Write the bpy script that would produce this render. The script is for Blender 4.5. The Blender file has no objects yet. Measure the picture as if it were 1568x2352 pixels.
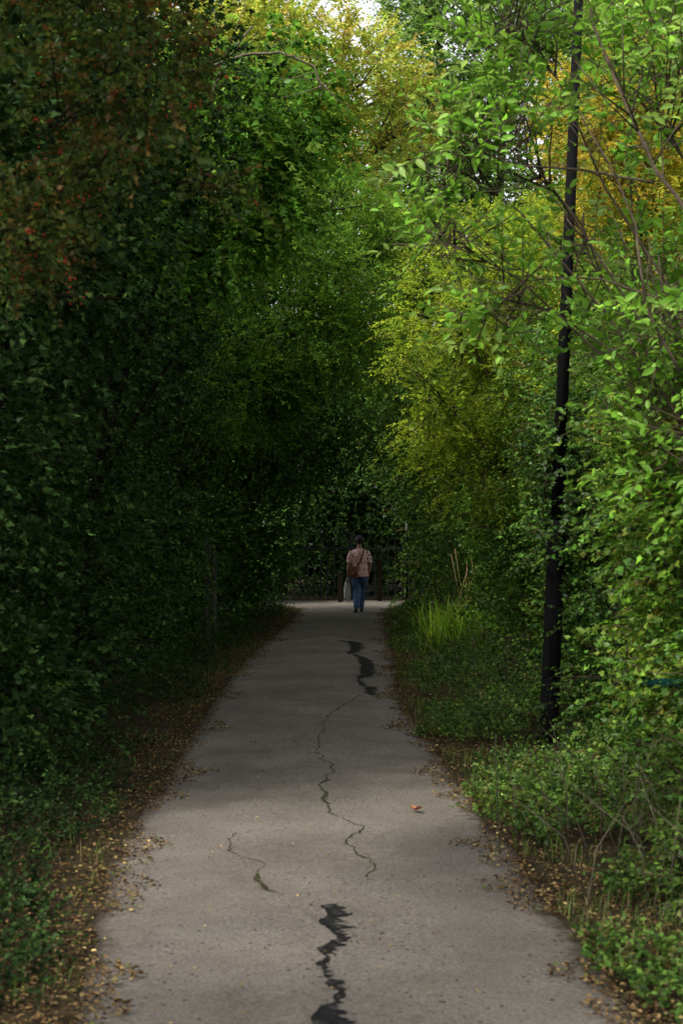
import bpy, bmesh, math, random
import numpy as np
from mathutils import Vector, Matrix, noise
rng = np.random.default_rng(7); random.seed(7)
scene = bpy.context.scene
col = scene.collection
F = 3267.0; CX = 784.0; HY = 1235.0; H = 1.75
def W(px, py, Y): return Vector(((px-CX)/F*Y, Y, H+(HY-py)/F*Y))
def G(px, py):
    Y = F*H/(py-HY); return ((px-CX)/F*Y, Y)

# ------------------------------------------------------------------ materials
def new_mat(name):
    m = bpy.data.materials.new(name); m.use_nodes = True
    nt = m.node_tree; nt.nodes.clear()
    return m, nt, nt.nodes.new('ShaderNodeOutputMaterial')
def nd(nt, t, **kw):
    n = nt.nodes.new(t)
    for k, v in kw.items(): setattr(n, k, v)
    return n
def leaf_mat(name, trans=0.4, gloss=0.05):
    m, nt, out = new_mat(name)
    a = nd(nt, 'ShaderNodeAttribute', attribute_name='Col')
    d = nd(nt, 'ShaderNodeBsdfDiffuse'); t = nd(nt, 'ShaderNodeBsdfTranslucent')
    hs = nd(nt, 'ShaderNodeHueSaturation'); hs.inputs['Value'].default_value = 1.35; hs.inputs['Hue'].default_value = 0.492
    nt.links.new(a.outputs['Color'], d.inputs['Color']); nt.links.new(a.outputs['Color'], hs.inputs['Color'])
    nt.links.new(hs.outputs['Color'], t.inputs['Color'])
    m1 = nd(nt, 'ShaderNodeMixShader'); m1.inputs[0].default_value = trans
    nt.links.new(d.outputs[0], m1.inputs[1]); nt.links.new(t.outputs[0], m1.inputs[2])
    last = m1
    if gloss:
        g = nd(nt, 'ShaderNodeBsdfGlossy'); g.inputs['Roughness'].default_value = 0.45
        m2 = nd(nt, 'ShaderNodeMixShader'); m2.inputs[0].default_value = gloss
        nt.links.new(m1.outputs[0], m2.inputs[1]); nt.links.new(g.outputs[0], m2.inputs[2]); last = m2
    nt.links.new(last.outputs[0], out.inputs['Surface'])
    return m
def noise_mat(name, stops, scale=5, detail=6, rough=0.9, bump=0.0, bscale=None, metallic=0.0, coords='Object', stretch=(1,1,1), spec=.5):
    m, nt, out = new_mat(name)
    tc = nd(nt, 'ShaderNodeTexCoord'); mp = nd(nt, 'ShaderNodeMapping'); mp.inputs['Scale'].default_value = stretch
    nt.links.new(tc.outputs[coords], mp.inputs[0])
    n = nd(nt, 'ShaderNodeTexNoise'); n.inputs['Scale'].default_value = scale; n.inputs['Detail'].default_value = detail
    n.inputs['Roughness'].default_value = 0.65
    nt.links.new(mp.outputs[0], n.inputs['Vector'])
    r = nd(nt, 'ShaderNodeValToRGB'); els = r.color_ramp.elements
    while len(els) < len(stops): els.new(0.5)
    for e, (p, c) in zip(els, stops): e.position = p; e.color = (*c, 1)
    nt.links.new(n.outputs['Fac'], r.inputs[0])
    b = nd(nt, 'ShaderNodeBsdfPrincipled'); b.inputs['Roughness'].default_value = rough; b.inputs['Metallic'].default_value = metallic
    b.inputs['Specular IOR Level'].default_value = spec
    nt.links.new(r.outputs[0], b.inputs['Base Color'])
    if bump:
        n2 = nd(nt, 'ShaderNodeTexNoise'); n2.inputs['Scale'].default_value = bscale or scale*3; n2.inputs['Detail'].default_value = 5
        nt.links.new(mp.outputs[0], n2.inputs['Vector'])
        bp = nd(nt, 'ShaderNodeBump'); bp.inputs['Strength'].default_value = bump; bp.inputs['Distance'].default_value = 0.02
        nt.links.new(n2.outputs['Fac'], bp.inputs['Height']); nt.links.new(bp.outputs[0], b.inputs['Normal'])
    nt.links.new(b.outputs[0], out.inputs['Surface'])
    return m
M_leaf = leaf_mat('living_leaf', 0.42, 0.014)
M_thin = leaf_mat('thin_sunlit_leaf', 0.55, 0.010)
M_ivy = leaf_mat('glossy_ivy_leaf', 0.25, 0.018)
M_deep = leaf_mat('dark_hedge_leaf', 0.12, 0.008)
M_dead = leaf_mat('dead_leaf', 0.15, 0)
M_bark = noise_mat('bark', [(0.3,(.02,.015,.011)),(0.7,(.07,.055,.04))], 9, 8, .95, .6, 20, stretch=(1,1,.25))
M_dbark = noise_mat('dark_bark', [(0.3,(.006,.005,.003)),(0.7,(.018,.014,.010))], 9, 8, .95, .6, 20, stretch=(1,1,.25), spec=.15)  # same bark with darker colours
M_twig = noise_mat('twig_bark', [(0.3,(.03,.022,.015)),(0.7,(.10,.075,.05))], 12, 5, .9, spec=.2)
M_pale = noise_mat('pale_bough_bark', [(0.3,(.05,.04,.025)),(0.7,(.14,.11,.07))], 12, 5, .9)
M_post = noise_mat('black_paint', [(0.3,(.0018,.0018,.002)),(0.7,(.004,.004,.0045))], 14, 6, .9, .15, 40, spec=.1)
M_wood = noise_mat('dark_weathered_wood', [(0.3,(.005,.0035,.0025)),(0.7,(.014,.010,.0075))], 8, 8, .9, .4, 30, stretch=(4,4,.5), spec=.1)
M_conc = noise_mat('weathered_concrete', [(0.3,(.02,.02,.017)),(0.7,(.06,.057,.05))], 6, 8, .95, .3, 40, spec=.2)
M_fence = noise_mat('grey_fence_paint', [(0.3,(.022,.025,.024)),(0.7,(.06,.066,.064))], 5, 6, .85, stretch=(1,1,.4), spec=.2)
M_white = noise_mat('white_plastic', [(0.3,(.5,.5,.48)),(0.7,(.7,.7,.68))], 8, 4, .6)
M_skin = noise_mat('skin', [(0.3,(.36,.2,.13)),(0.7,(.45,.26,.18))], 12, 4, .55)
M_hair = noise_mat('dark_hair', [(0.3,(.008,.006,.005)),(0.7,(.03,.02,.015))], 60, 4, .6)
M_jeans = noise_mat('blue_denim', [(0.3,(.025,.055,.13)),(0.75,(.08,.145,.28))], 9, 6, .9, .25, 60)
M_shoe = noise_mat('black_shoe', [(0.3,(.008,.008,.009)),(0.7,(.02,.02,.02))], 9, 4, .5)
M_sole = noise_mat('shoe_sole', [(0.3,(.04,.04,.04)),(0.7,(.08,.08,.08))], 9, 4, .8)
M_leather = noise_mat('brown_leather', [(0.3,(.13,.05,.02)),(0.7,(.26,.11,.045))], 9, 6, .55, .2, 50)
M_brass = noise_mat('brass', [(0.3,(.35,.25,.1)),(0.7,(.5,.38,.16))], 9, 4, .4, metallic=1)
M_bagp = noise_mat('thin_carrier_plastic', [(0.3,(.42,.43,.36)),(0.7,(.62,.62,.54))], 14, 5, .5, .4, 22)
M_teal = noise_mat('teal_plastic', [(0.3,(.0,.025,.022)),(0.7,(.005,.05,.045))], 14, 3, .8, spec=.1)
M_tar = noise_mat('worn_tar', [(0.36,(.005,.005,.006)),(0.56,(.014,.0135,.014)),(0.66,(.075,.07,.066))], 24, 9, .6, .8, 70, spec=.12)
M_crack = noise_mat('mossy_crack', [(0.35,(.018,.015,.011)),(0.5,(.038,.040,.016)),(.68,(.075,.07,.055))], 16, 6, .95, spec=.1)

def shirt_mat():
    m, nt, out = new_mat('patterned_pink_cotton')
    tc = nd(nt, 'ShaderNodeTexCoord')
    v = nd(nt, 'ShaderNodeTexVoronoi'); v.inputs['Scale'].default_value = 17
    nt.links.new(tc.outputs['Object'], v.inputs['Vector'])
    r = nd(nt, 'ShaderNodeValToRGB'); e = r.color_ramp.elements
    e[0].position = .0; e[0].color = (.28,.07,.08,1); e[1].position = .75; e[1].color = (.84,.60,.57,1)
    x = e.new(.30); x.color = (.40,.14,.14,1); x = e.new(.40); x.color = (.80,.50,.47,1)
    nt.links.new(v.outputs['Distance'], r.inputs[0])
    b = nd(nt, 'ShaderNodeBsdfPrincipled'); b.inputs['Roughness'].default_value = .9
    nt.links.new(r.outputs[0], b.inputs['Base Color']); nt.links.new(b.outputs[0], out.inputs[0])
    return m
M_shirt = shirt_mat()

def asphalt():
    m, nt, out = new_mat('worn_asphalt')
    tc = nd(nt, 'ShaderNodeTexCoord')
    def N(s, d=6, r=.6):
        n = nd(nt, 'ShaderNodeTexNoise'); n.inputs['Scale'].default_value = s; n.inputs['Detail'].default_value = d; n.inputs['Roughness'].default_value = r
        nt.links.new(tc.outputs['Object'], n.inputs['Vector']); return n
    def ramp(src, stops):
        r = nd(nt, 'ShaderNodeValToRGB'); els = r.color_ramp.elements
        while len(els) < len(stops): els.new(.5)
        for e, (p, c) in zip(els, stops): e.position = p; e.color = (*c, 1)
        nt.links.new(src, r.inputs[0]); return r
    big = ramp(N(1.1, 9, .75).outputs['Fac'], [(.32,(.092,.081,.070)),(.5,(.128,.114,.100)),(.68,(.156,.141,.125))])
    fine = ramp(N(60, 6, .95).outputs['Fac'], [(.34,(.3,.29,.28)),(.5,(1,1,1)),(.68,(1.9,1.85,1.8))])
    mx = nd(nt, 'ShaderNodeMix', data_type='RGBA', blend_type='MULTIPLY'); mx.inputs[0].default_value = .9
    nt.links.new(big.outputs[0], mx.inputs[6]); nt.links.new(fine.outputs[0], mx.inputs[7])
    v = nd(nt, 'ShaderNodeTexVoronoi'); v.inputs['Scale'].default_value = 17
    nt.links.new(tc.outputs['Object'], v.inputs['Vector'])
    pit = ramp(v.outputs['Distance'], [(.10,(.2,.18,.16)),(.2,(1,1,1))])
    mx2 = nd(nt, 'ShaderNodeMix', data_type='RGBA', blend_type='MULTIPLY')
    pm = ramp(N(2.2).outputs['Fac'], [(.42,(0,0,0)),(.56,(1,1,1))])
    nt.links.new(pm.outputs[0], mx2.inputs[0]); nt.links.new(mx.outputs[2], mx2.inputs[6]); nt.links.new(pit.outputs[0], mx2.inputs[7])
    a = nd(nt, 'ShaderNodeAttribute', attribute_name='Edge')
    en = nd(nt, 'ShaderNodeMath', operation='MULTIPLY_ADD')
    nt.links.new(N(7, 8, .75).outputs['Fac'], en.inputs[0]); en.inputs[1].default_value = 1.6; en.inputs[2].default_value = -.95
    ad = nd(nt, 'ShaderNodeMath', operation='ADD'); nt.links.new(a.outputs['Fac'], ad.inputs[0]); nt.links.new(en.outputs[0], ad.inputs[1])
    er = ramp(ad.outputs[0], [(.4,(0,0,0)),(.9,(1,1,1))])
    mx3 = nd(nt, 'ShaderNodeMix', data_type='RGBA'); nt.links.new(er.outputs[0], mx3.inputs[0]); nt.links.new(mx2.outputs[2], mx3.inputs[6])
    mx3.inputs[7].default_value = (.035,.027,.017,1)
    b = nd(nt, 'ShaderNodeBsdfPrincipled'); b.inputs['Roughness'].default_value = .95; b.inputs['Specular IOR Level'].default_value = .12
    nt.links.new(mx3.outputs[2], b.inputs['Base Color'])
    bp = nd(nt, 'ShaderNodeBump'); bp.inputs['Strength'].default_value = .6; bp.inputs['Distance'].default_value = .012
    nt.links.new(N(60, 5, .85).outputs['Fac'], bp.inputs['Height']); nt.links.new(bp.outputs[0], b.inputs['Normal'])
    nt.links.new(b.outputs[0], out.inputs[0])
    return m
M_asphalt = asphalt()
M_soil = noise_mat('leaf_strewn_soil', [(.3,(.012,.010,.006)),(.5,(.03,.023,.013)),(.62,(.05,.036,.017)),(.75,(.018,.028,.009))], 9, 10, .97, .8, 30, spec=.1)

# ------------------------------------------------------------------ helpers
def mesh_np(name, V, Fc, mat, parent=None, C=None, smooth=False, loc=(0,0,0)):
    V = np.asarray(V, dtype=np.float32).reshape(-1,3) - np.array(loc, dtype=np.float32)
    Fc = np.asarray(Fc, dtype=np.int32); m, k = Fc.shape
    me = bpy.data.meshes.new(name)
    me.vertices.add(len(V)); me.vertices.foreach_set('co', V.ravel())
    me.loops.add(m*k); me.loops.foreach_set('vertex_index', Fc.ravel())
    me.polygons.add(m); me.polygons.foreach_set('loop_start', np.arange(m, dtype=np.int32)*k)
    me.update(calc_edges=True)
    if C is not None:
        a = me.color_attributes.new('Col', 'FLOAT_COLOR', 'POINT')
        a.data.foreach_set('color', np.concatenate([C, np.ones((len(C),1))],1).astype(np.float32).ravel())
    if smooth: me.polygons.foreach_set('use_smooth', np.ones(m, dtype=bool))
    me.materials.append(mat)
    o = bpy.data.objects.new(name, me); col.objects.link(o)
    if parent is not None: o.parent = parent
    else: o.location = loc
    return o
def tag(o, label=None, cat=None, group=None, kind=None):
    if label: o['label'] = label
    if cat: o['category'] = cat
    if group: o['group'] = group
    if kind: o['kind'] = kind
    return o
def empty(name, loc, label=None, cat=None, group=None, rz=0):
    o = bpy.data.objects.new(name, None); o.empty_display_size = .2; col.objects.link(o); o.location = loc; o.rotation_euler.z = rz
    return tag(o, label, cat, group)
def unit(a): return a/np.maximum(np.linalg.norm(a, axis=-1, keepdims=True), 1e-9)

class Geo:
    def __init__(s): s.v = []; s.f = []
    def tube(s, pts, rad, n=6, cap=True):
        pts = [Vector(p) for p in pts]; base = len(s.v)
        for i, p in enumerate(pts):
            t = (pts[min(i+1, len(pts)-1)] - pts[max(i-1, 0)]).normalized()
            ref = Vector((1,0,0)) if abs(t.x) < .8 else Vector((0,1,0))
            b = t.cross(ref).normalized(); a = b.cross(t).normalized()
            r = rad[i] if hasattr(rad, '__len__') else rad
            ra, rb = (r if hasattr(r, '__len__') else (r, r))
            for k in range(n):
                an = 2*math.pi*k/n
                s.v.append(p + a*(math.cos(an)*ra) + b*(math.sin(an)*rb))
        for i in range(len(pts)-1):
            for k in range(n):
                q = base+i*n+k; q2 = base+i*n+(k+1)%n
                s.f.append((q, q2, q2+n, q+n))
        if cap:
            c0 = len(s.v); s.v.append(pts[0].copy()); s.v.append(pts[-1].copy())
            e = base+(len(pts)-1)*n
            for k in range(n):
                s.f.append((c0, base+(k+1)%n, base+k)); s.f.append((c0+1, e+k, e+(k+1)%n))
    def box(s, c, d, rot=None):
        b = len(s.v)
        for x in (-1,1):
            for y in (-1,1):
                for z in (-1,1):
                    v = Vector((x*d[0]/2, y*d[1]/2, z*d[2]/2))
                    if rot: v = rot @ v
                    s.v.append(v+Vector(c))
        for f in ((0,1,3,2),(4,6,7,5),(0,4,5,1),(2,3,7,6),(0,2,6,4),(1,5,7,3)): s.f.append(tuple(b+i for i in f))
    def ball(s, c, r, seg=10, rings=7):
        r = r if hasattr(r, '__len__') else (r,r,r); b = len(s.v)
        for i in range(1, rings):
            ph = math.pi*i/rings
            for k in range(seg):
                th = 2*math.pi*k/seg
                s.v.append(Vector((c[0]+r[0]*math.sin(ph)*math.cos(th), c[1]+r[1]*math.sin(ph)*math.sin(th), c[2]+r[2]*math.cos(ph))))
        t = len(s.v); s.v.append(Vector((c[0],c[1],c[2]+r[2]))); s.v.append(Vector((c[0],c[1],c[2]-r[2])))
        for i in range(rings-2):
            for k in range(seg):
                q = b+i*seg+k; q2 = b+i*seg+(k+1)%seg
                s.f.append((q, q+seg, q2+seg, q2))
        for k in range(seg):
            s.f.append((t, b+k, b+(k+1)%seg)); e = b+(rings-2)*seg
            s.f.append((t+1, e+(k+1)%seg, e+k))
    def build(s, name, mat, parent=None, loc=(0,0,0), smooth=True, remesh=0, sm=0, bevel=0, local=False):
        me = bpy.data.meshes.new(name); L = Vector((0,0,0)) if local else Vector(loc)
        me.from_pydata([v-L for v in s.v], [], s.f); me.update()
        me.materials.append(mat)
        o = bpy.data.objects.new(name, me); col.objects.link(o)
        if remesh or bevel:
            if remesh:
                md = o.modifiers.new('r', 'REMESH'); md.mode = 'VOXEL'; md.voxel_size = remesh
            if sm:
                md = o.modifiers.new('s', 'SMOOTH'); md.factor = .5; md.iterations = sm
            if bevel:
                md = o.modifiers.new('b', 'BEVEL'); md.width = bevel; md.segments = 2
            dg = bpy.context.evaluated_depsgraph_get()
            me2 = bpy.data.meshes.new_from_object(o.evaluated_get(dg)); o.modifiers.clear(); o.data = me2
            if not me2.materials: me2.materials.append(mat)
            me = me2
        if smooth: me.polygons.foreach_set('use_smooth', np.ones(len(me.polygons), dtype=bool))
        if parent is not None: o.parent = parent
        else: o.location = loc
        return o

# ------------------------------------------------------------------ leaves
T_small = (np.array([[0,0,0],[.42,-.5,.10],[1,0,-.06],[.42,.5,.10]]), np.array([[0,1,2],[0,2,3]]))
T_big = (np.array([[0,0,0],[.5,0,-.03],[1,0,-.12],[.25,-.40,.07],[.62,-.42,.08],[.25,.40,.07],[.62,.42,.08]]),
         np.array([[0,3,1],[3,4,1],[4,2,1],[0,1,5],[5,1,6],[6,1,2]]))
T_ivy = (np.array([[0,0,0],[-.12,-.42,.03],[.35,-.5,.08],[.5,-.27,.03],[1,0,-.1],[.5,.27,.03],[.35,.5,.08],[-.12,.42,.03]]),
         np.array([[0,1,2],[0,2,3],[0,3,4],[0,4,5],[0,5,6],[0,6,7]]))
T_curl = (np.array([[0,0,0],[.35,-.45,.22],[.75,-.3,.28],[1,0,.12],[.75,.3,.25],[.35,.45,.18],[.5,0,-.02]]),
          np.array([[0,1,6],[1,2,6],[2,3,6],[3,4,6],[4,5,6],[5,0,6]]))
def make_leaves(P, D, U, S, Cc, tmpl, wid):
    tv, tf = tmpl; n = len(P); k = len(tv)
    x = unit(D); z = unit(U - (U*x).sum(-1, keepdims=True)*x); y = np.cross(z, x)
    S = S[:,None,None]
    V = P[:,None,:] + S*(tv[None,:,0:1]*x[:,None,:] + tv[None,:,1:2]*wid*y[:,None,:] + tv[None,:,2:3]*z[:,None,:])
    Fc = (tf[None] + (np.arange(n)*k)[:,None,None]).reshape(-1,3)
    C = np.repeat(Cc, k, axis=0)
    return V.reshape(-1,3), Fc, C
def cat_leaves(parts):
    V=[];Fa=[];C=[];off=0
    for v,f,c in parts: V.append(v);Fa.append(f+off);C.append(c);off+=len(v)
    return np.concatenate(V), np.concatenate(Fa), np.concatenate(C)
def colours(n, pal):
    c = np.array([p[0] for p in pal]); w = np.array([p[1] for p in pal], float); w/=w.sum()
    return c[rng.choice(len(pal), n, p=w)]
def clump(P, freq, seed):
    r = np.random.default_rng(seed); s = 0
    for i in range(5):
        a = unit(r.normal(size=3))*freq*(0.7+.35*i); s = s + np.sin(P@a + r.uniform(0,6.28))*(1-.1*i)
    return s/2.2
def spray_leaves(O, D, OUT, L, m, size, tmpl, wid, pal, droop=.25, spread=.8, paired=False, cj=.25, upw=.8, jitd=.3):
    n = len(O)
    if paired:
        t = np.repeat(np.linspace(.08,1,(m+1)//2),2)[:m]; sg = np.tile([1,-1], m)[:m]
    else:
        t = np.linspace(.08,1,m); sg = np.where(np.arange(m)%2,1,-1)
    t = np.clip(t[None]+rng.normal(0,.03,(n,m)),0,1.05)
    Lr = L*rng.uniform(.6,1.2,(n,1))
    side = unit(np.cross(D, np.array([0,0,1.])+.3*rng.normal(size=(n,3))))
    lt = (Lr*t)
    P = O[:,None]+D[:,None]*lt[...,None]; P[...,2] -= droop*lt*t
    ld = D[:,None]*(.45+.6*(t[...,None]>.97)) + side[:,None]*(sg[None,:,None]*spread) + rng.normal(0,jitd,(n,m,3)); ld[...,2] -= .12
    U = np.array([0,0,1.])*upw + OUT[:,None]*.5 + rng.normal(0,.4,(n,m,3))
    S = size*rng.uniform(.6,1.15,(n,m))*(1-.25*t)
    c1 = colours(n, pal); c2 = colours(n*m, pal).reshape(n,m,3)
    C = c1[:,None]*.65 + c2*.35
    C = C*np.exp(rng.normal(0,cj,(n,m,1)))*np.exp(rng.normal(0,.18,(n,1,1)))
    C = C*.92 + .08*C.mean(-1, keepdims=True)*np.array([1.15,1.0,.85])
    return make_leaves(P.reshape(-1,3), ld.reshape(-1,3), U.reshape(-1,3), S.ravel(), np.clip(C.reshape(-1,3),.002,.7), tmpl, wid)

LEAFN = 0
def tree(name, label, cat, base, lobes, n, pal, size=.065, m=14, L=.4, tmpl=T_small, wid=.6, gap=-.25, freq=2.2, seed=1,
         group=None, mat=None, trunk_r=.09, twigs=0, inner=.25, droop=.25, paired=False, updir=.2, trunk_top=None, nb=9, bark=None,
         sym='foliage', rlo=.16, spread=.8, berries=0, twig_r=.0035, limbs=True, cj=.25, follow=1.0, isize=1.9, lift=.45, upw=.8, thin=1.0):
    global LEAFN
    base = Vector(base); root = empty(name, base, label, cat, group)
    lb = np.array(lobes, float); area = (lb[:,3]*lb[:,4]+lb[:,4]*lb[:,5]+lb[:,3]*lb[:,5]); w = area/area.sum()
    N = int(n*1.9); idx = rng.choice(len(lb), N, p=w)
    d = unit(rng.normal(size=(N,3))); r = 1.02-np.abs(rng.normal(0,rlo,(N,1)))
    O = lb[idx,:3]+d*r*lb[idx,3:6]*(1+.12*clump(lb[idx,:3]+d*2, 3.1, seed+5)[:,None])
    keep = (clump(O, freq, seed) > gap) & (O[:,2] > .06); O = O[keep][:n]; d = d[keep][:n]; idx = idx[keep][:n]
    outw = unit(d/np.maximum(lb[idx,3:6],.1))
    D = unit(outw*.8 + np.array([0,0,updir]) + rng.normal(0,lift,(len(O),3)))
    parts = [spray_leaves(O, D, outw, L, m, size, tmpl, wid, pal, droop, paired=paired, spread=spread, cj=cj, upw=upw)]
    if inner:
        k = int(n*inner); ii = rng.choice(len(lb), k, p=w); dd = unit(rng.normal(size=(k,3)))
        Oi = lb[ii,:3]+dd*rng.uniform(.3,.7,(k,1))*lb[ii,3:6]; Oi = Oi[Oi[:,2]>.1]; dd = unit(rng.normal(size=(len(Oi),3)))
        parts.append(spray_leaves(Oi, dd, dd, L*1.2, max(6,m//2), size*isize, T_small, max(wid,.7), pal, .1, upw=upw*.5))
    V, Fc, C = cat_leaves(parts); LEAFN += len(Fc)
    mesh_np(sym, V, Fc, mat or M_leaf, root, C, loc=base)
    g = Geo(); top = lb[:,2].max() if trunk_top is None else trunk_top
    cxy = lb[:, :2].mean(0); rr = random.Random(seed)
    pts = []; K = 7
    for i in range(K):
        t = i/(K-1); q = follow*t**1.3
        x = base.x+(cxy[0]-base.x)*q+rr.uniform(-.08,.08)*min(1,t*3); y = base.y+(cxy[1]-base.y)*q+rr.uniform(-.08,.08)*min(1,t*3)
        pts.append(Vector((x,y,base.z+(top-base.z)*t)))
    g.tube(pts, [trunk_r*(1.25 if i==0 else 1)*(1-.8*i/(K-1)) for i in range(K)], 8)
    g.build('trunk', bark or M_bark, root, loc=base)
    b = Geo()
    for li, l in enumerate(lb):
        c = Vector(l[:3]); zt = max(.3, min(c.z*.55, top*.8)); t = min(1,zt/max(top,.1)); i = min(K-1, int(t*(K-1))); s = pts[i]
        mid = s.lerp(c,.5)+Vector((rr.uniform(-.2,.2),rr.uniform(-.2,.2),rr.uniform(.0,.35)))
        q = [s, s.lerp(mid,.5)+Vector((0,0,.06)), mid, mid.lerp(c,.6)+Vector((rr.uniform(-.1,.1),rr.uniform(-.1,.1),.08)), c]
        if limbs: b.tube(q, [trunk_r*.5,trunk_r*.42,trunk_r*.34,trunk_r*.27,trunk_r*.2], 5)
        js = np.where(idx==li)[0]
        for j in js[:nb]:
            e = Vector(O[j]); a = q[3].lerp(c, rr.random()); m1 = a.lerp(e,.5)+Vector((rr.uniform(-.12,.12),rr.uniform(-.12,.12),rr.uniform(-.05,.15)))
            b.tube([a,m1,e,e+Vector(D[j])*L*.8],[(trunk_r*.16+.004)*thin,(trunk_r*.11+.003)*thin,(trunk_r*.06+.003)*thin,.003*thin],4)
    for j in range(min(twigs, len(O))):
        o_ = Vector(O[j]); dv = Vector(D[j]); pts2 = [o_-dv*L*.5, o_, o_+dv*L*.5-Vector((0,0,droop*L*.25)), o_+dv*L-Vector((0,0,droop*L))]
        b.tube(pts2, [twig_r*1.5,twig_r*1.2,twig_r,twig_r*.5], 3, cap=False)
    b.build('branches', bark or M_twig, root, loc=base)
    if berries:
        gb = Geo()
        for j in rng.choice(len(O), min(berries,len(O)), replace=False):
            c0 = Vector(O[j])+Vector(D[j])*L*random.uniform(.2,.9)
            for q in range(random.randint(2,6)):
                gb.ball(c0+Vector((random.gauss(0,.02),random.gauss(0,.02),random.gauss(-.01,.018))), random.uniform(.004,.0056), 6, 4)
        tag(gb.build('berries', M_berry, root, loc=base), kind='stuff')
    return root
M_berry = noise_mat('red_berry', [(0.3,(.26,.025,.012)),(0.7,(.42,.05,.02))], 30, 3, .8, spec=.2)

# palettes (linear base colours)
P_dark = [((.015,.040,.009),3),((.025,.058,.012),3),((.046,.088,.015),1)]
P_ivy = [((.038,.110,.012),3),((.064,.155,.014),2),((.11,.195,.018),1)]
P_mid = [((.047,.12,.012),3),((.077,.17,.013),2),((.12,.19,.015),1)]
P_yg = [((.16,.26,.011),3),((.24,.30,.013),2),((.10,.21,.011),2)]
P_yel = [((.31,.30,.014),3),((.23,.28,.012),2),((.40,.31,.016),1)]
P_bright = [((.10,.25,.014),3),((.15,.32,.022),2),((.25,.39,.07),1)]
P_top = [((.12,.235,.04),3),((.17,.285,.055),2),((.07,.165,.03),1)]
P_haw = [((.044,.080,.012),5),((.075,.105,.014),3),((.135,.07,.016),1.3)]
P_red = [((.10,.19,.014),4),((.22,.13,.03),.7),((.2,.24,.02),2)]

# ------------------------------------------------------------------ setting
g = Geo()
gs = 200; g.v += [Vector((-gs,-60,0)),Vector((gs,-60,0)),Vector((gs,340,0)),Vector((-gs,340,0))]; g.f.append((0,1,2,3))
tag(g.build('ground', M_soil, smooth=False), 'bare soil under the hedges strewn with old leaves', 'ground', kind='structure')

LE = [(2352,195),(2150,245),(2000,265),(1900,322),(1800,390),(1700,447),(1600,508),(1550,543),(1500,588),(1450,645),(1410,688)]
RE = [(2352,1450),(2200,1335),(2100,1252),(2000,1190),(1900,1108),(1800,1040),(1700,965),(1650,932),(1600,907),(1550,900),(1500,895),(1450,885),(1410,880)]
lx = sorted([(G(p,y)[1],G(p,y)[0]) for y,p in LE])+[(35,-1.0),(36.5,-1.35),(37.6,-2.2),(39.5,-2.6)]
rx = sorted([(G(p,y)[1],G(p,y)[0]) for y,p in RE])+[(35,1.15),(36.5,1.6),(37.6,2.3),(39.5,2.6)]
def left_edge(Y): return np.interp(Y, [a for a,_ in lx], [b for _,b in lx])
def right_edge(Y): return np.interp(Y, [a for a,_ in rx], [b for _,b in rx])
ys = np.concatenate([np.arange(-6,14,.06), np.arange(14,39.4,.12)]); NX = 24
V=[];Ed=[]
for y in ys:
    a = left_edge(y)+.05*noise.noise(Vector((0,y*2.1,3)))+.04*noise.noise(Vector((5,y*9,3)))-.04; b = right_edge(y)+.06*noise.noise(Vector((9,y*1.7,3)))+.04*noise.noise(Vector((7,y*9,1)))+.04
    for k in range(NX+1):
        t = k/NX; V.append((a+(b-a)*t, y, .004+.02*math.sin(math.pi*t))); Ed.append(max(0,1-min(t,1-t)*(b-a)/.22))
Fc=[]
for i in range(len(ys)-1):
    for k in range(NX):
        q=i*(NX+1)+k; Fc.append((q,q+1,q+NX+2,q+NX+1))
path = mesh_np('path', V, Fc, M_asphalt, smooth=True)
at = path.data.attributes.new('Edge','FLOAT','POINT'); at.data.foreach_set('value', np.array(Ed,dtype=np.float32))
tag(path, 'narrow worn grey asphalt footpath running between the hedges', 'path', kind='structure')
def path_z(x,y):
    a=left_edge(y)-.04; b=right_edge(y)+.04; t=min(1,max(0,(x-a)/(b-a))); return .004+.02*math.sin(math.pi*t)
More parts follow.
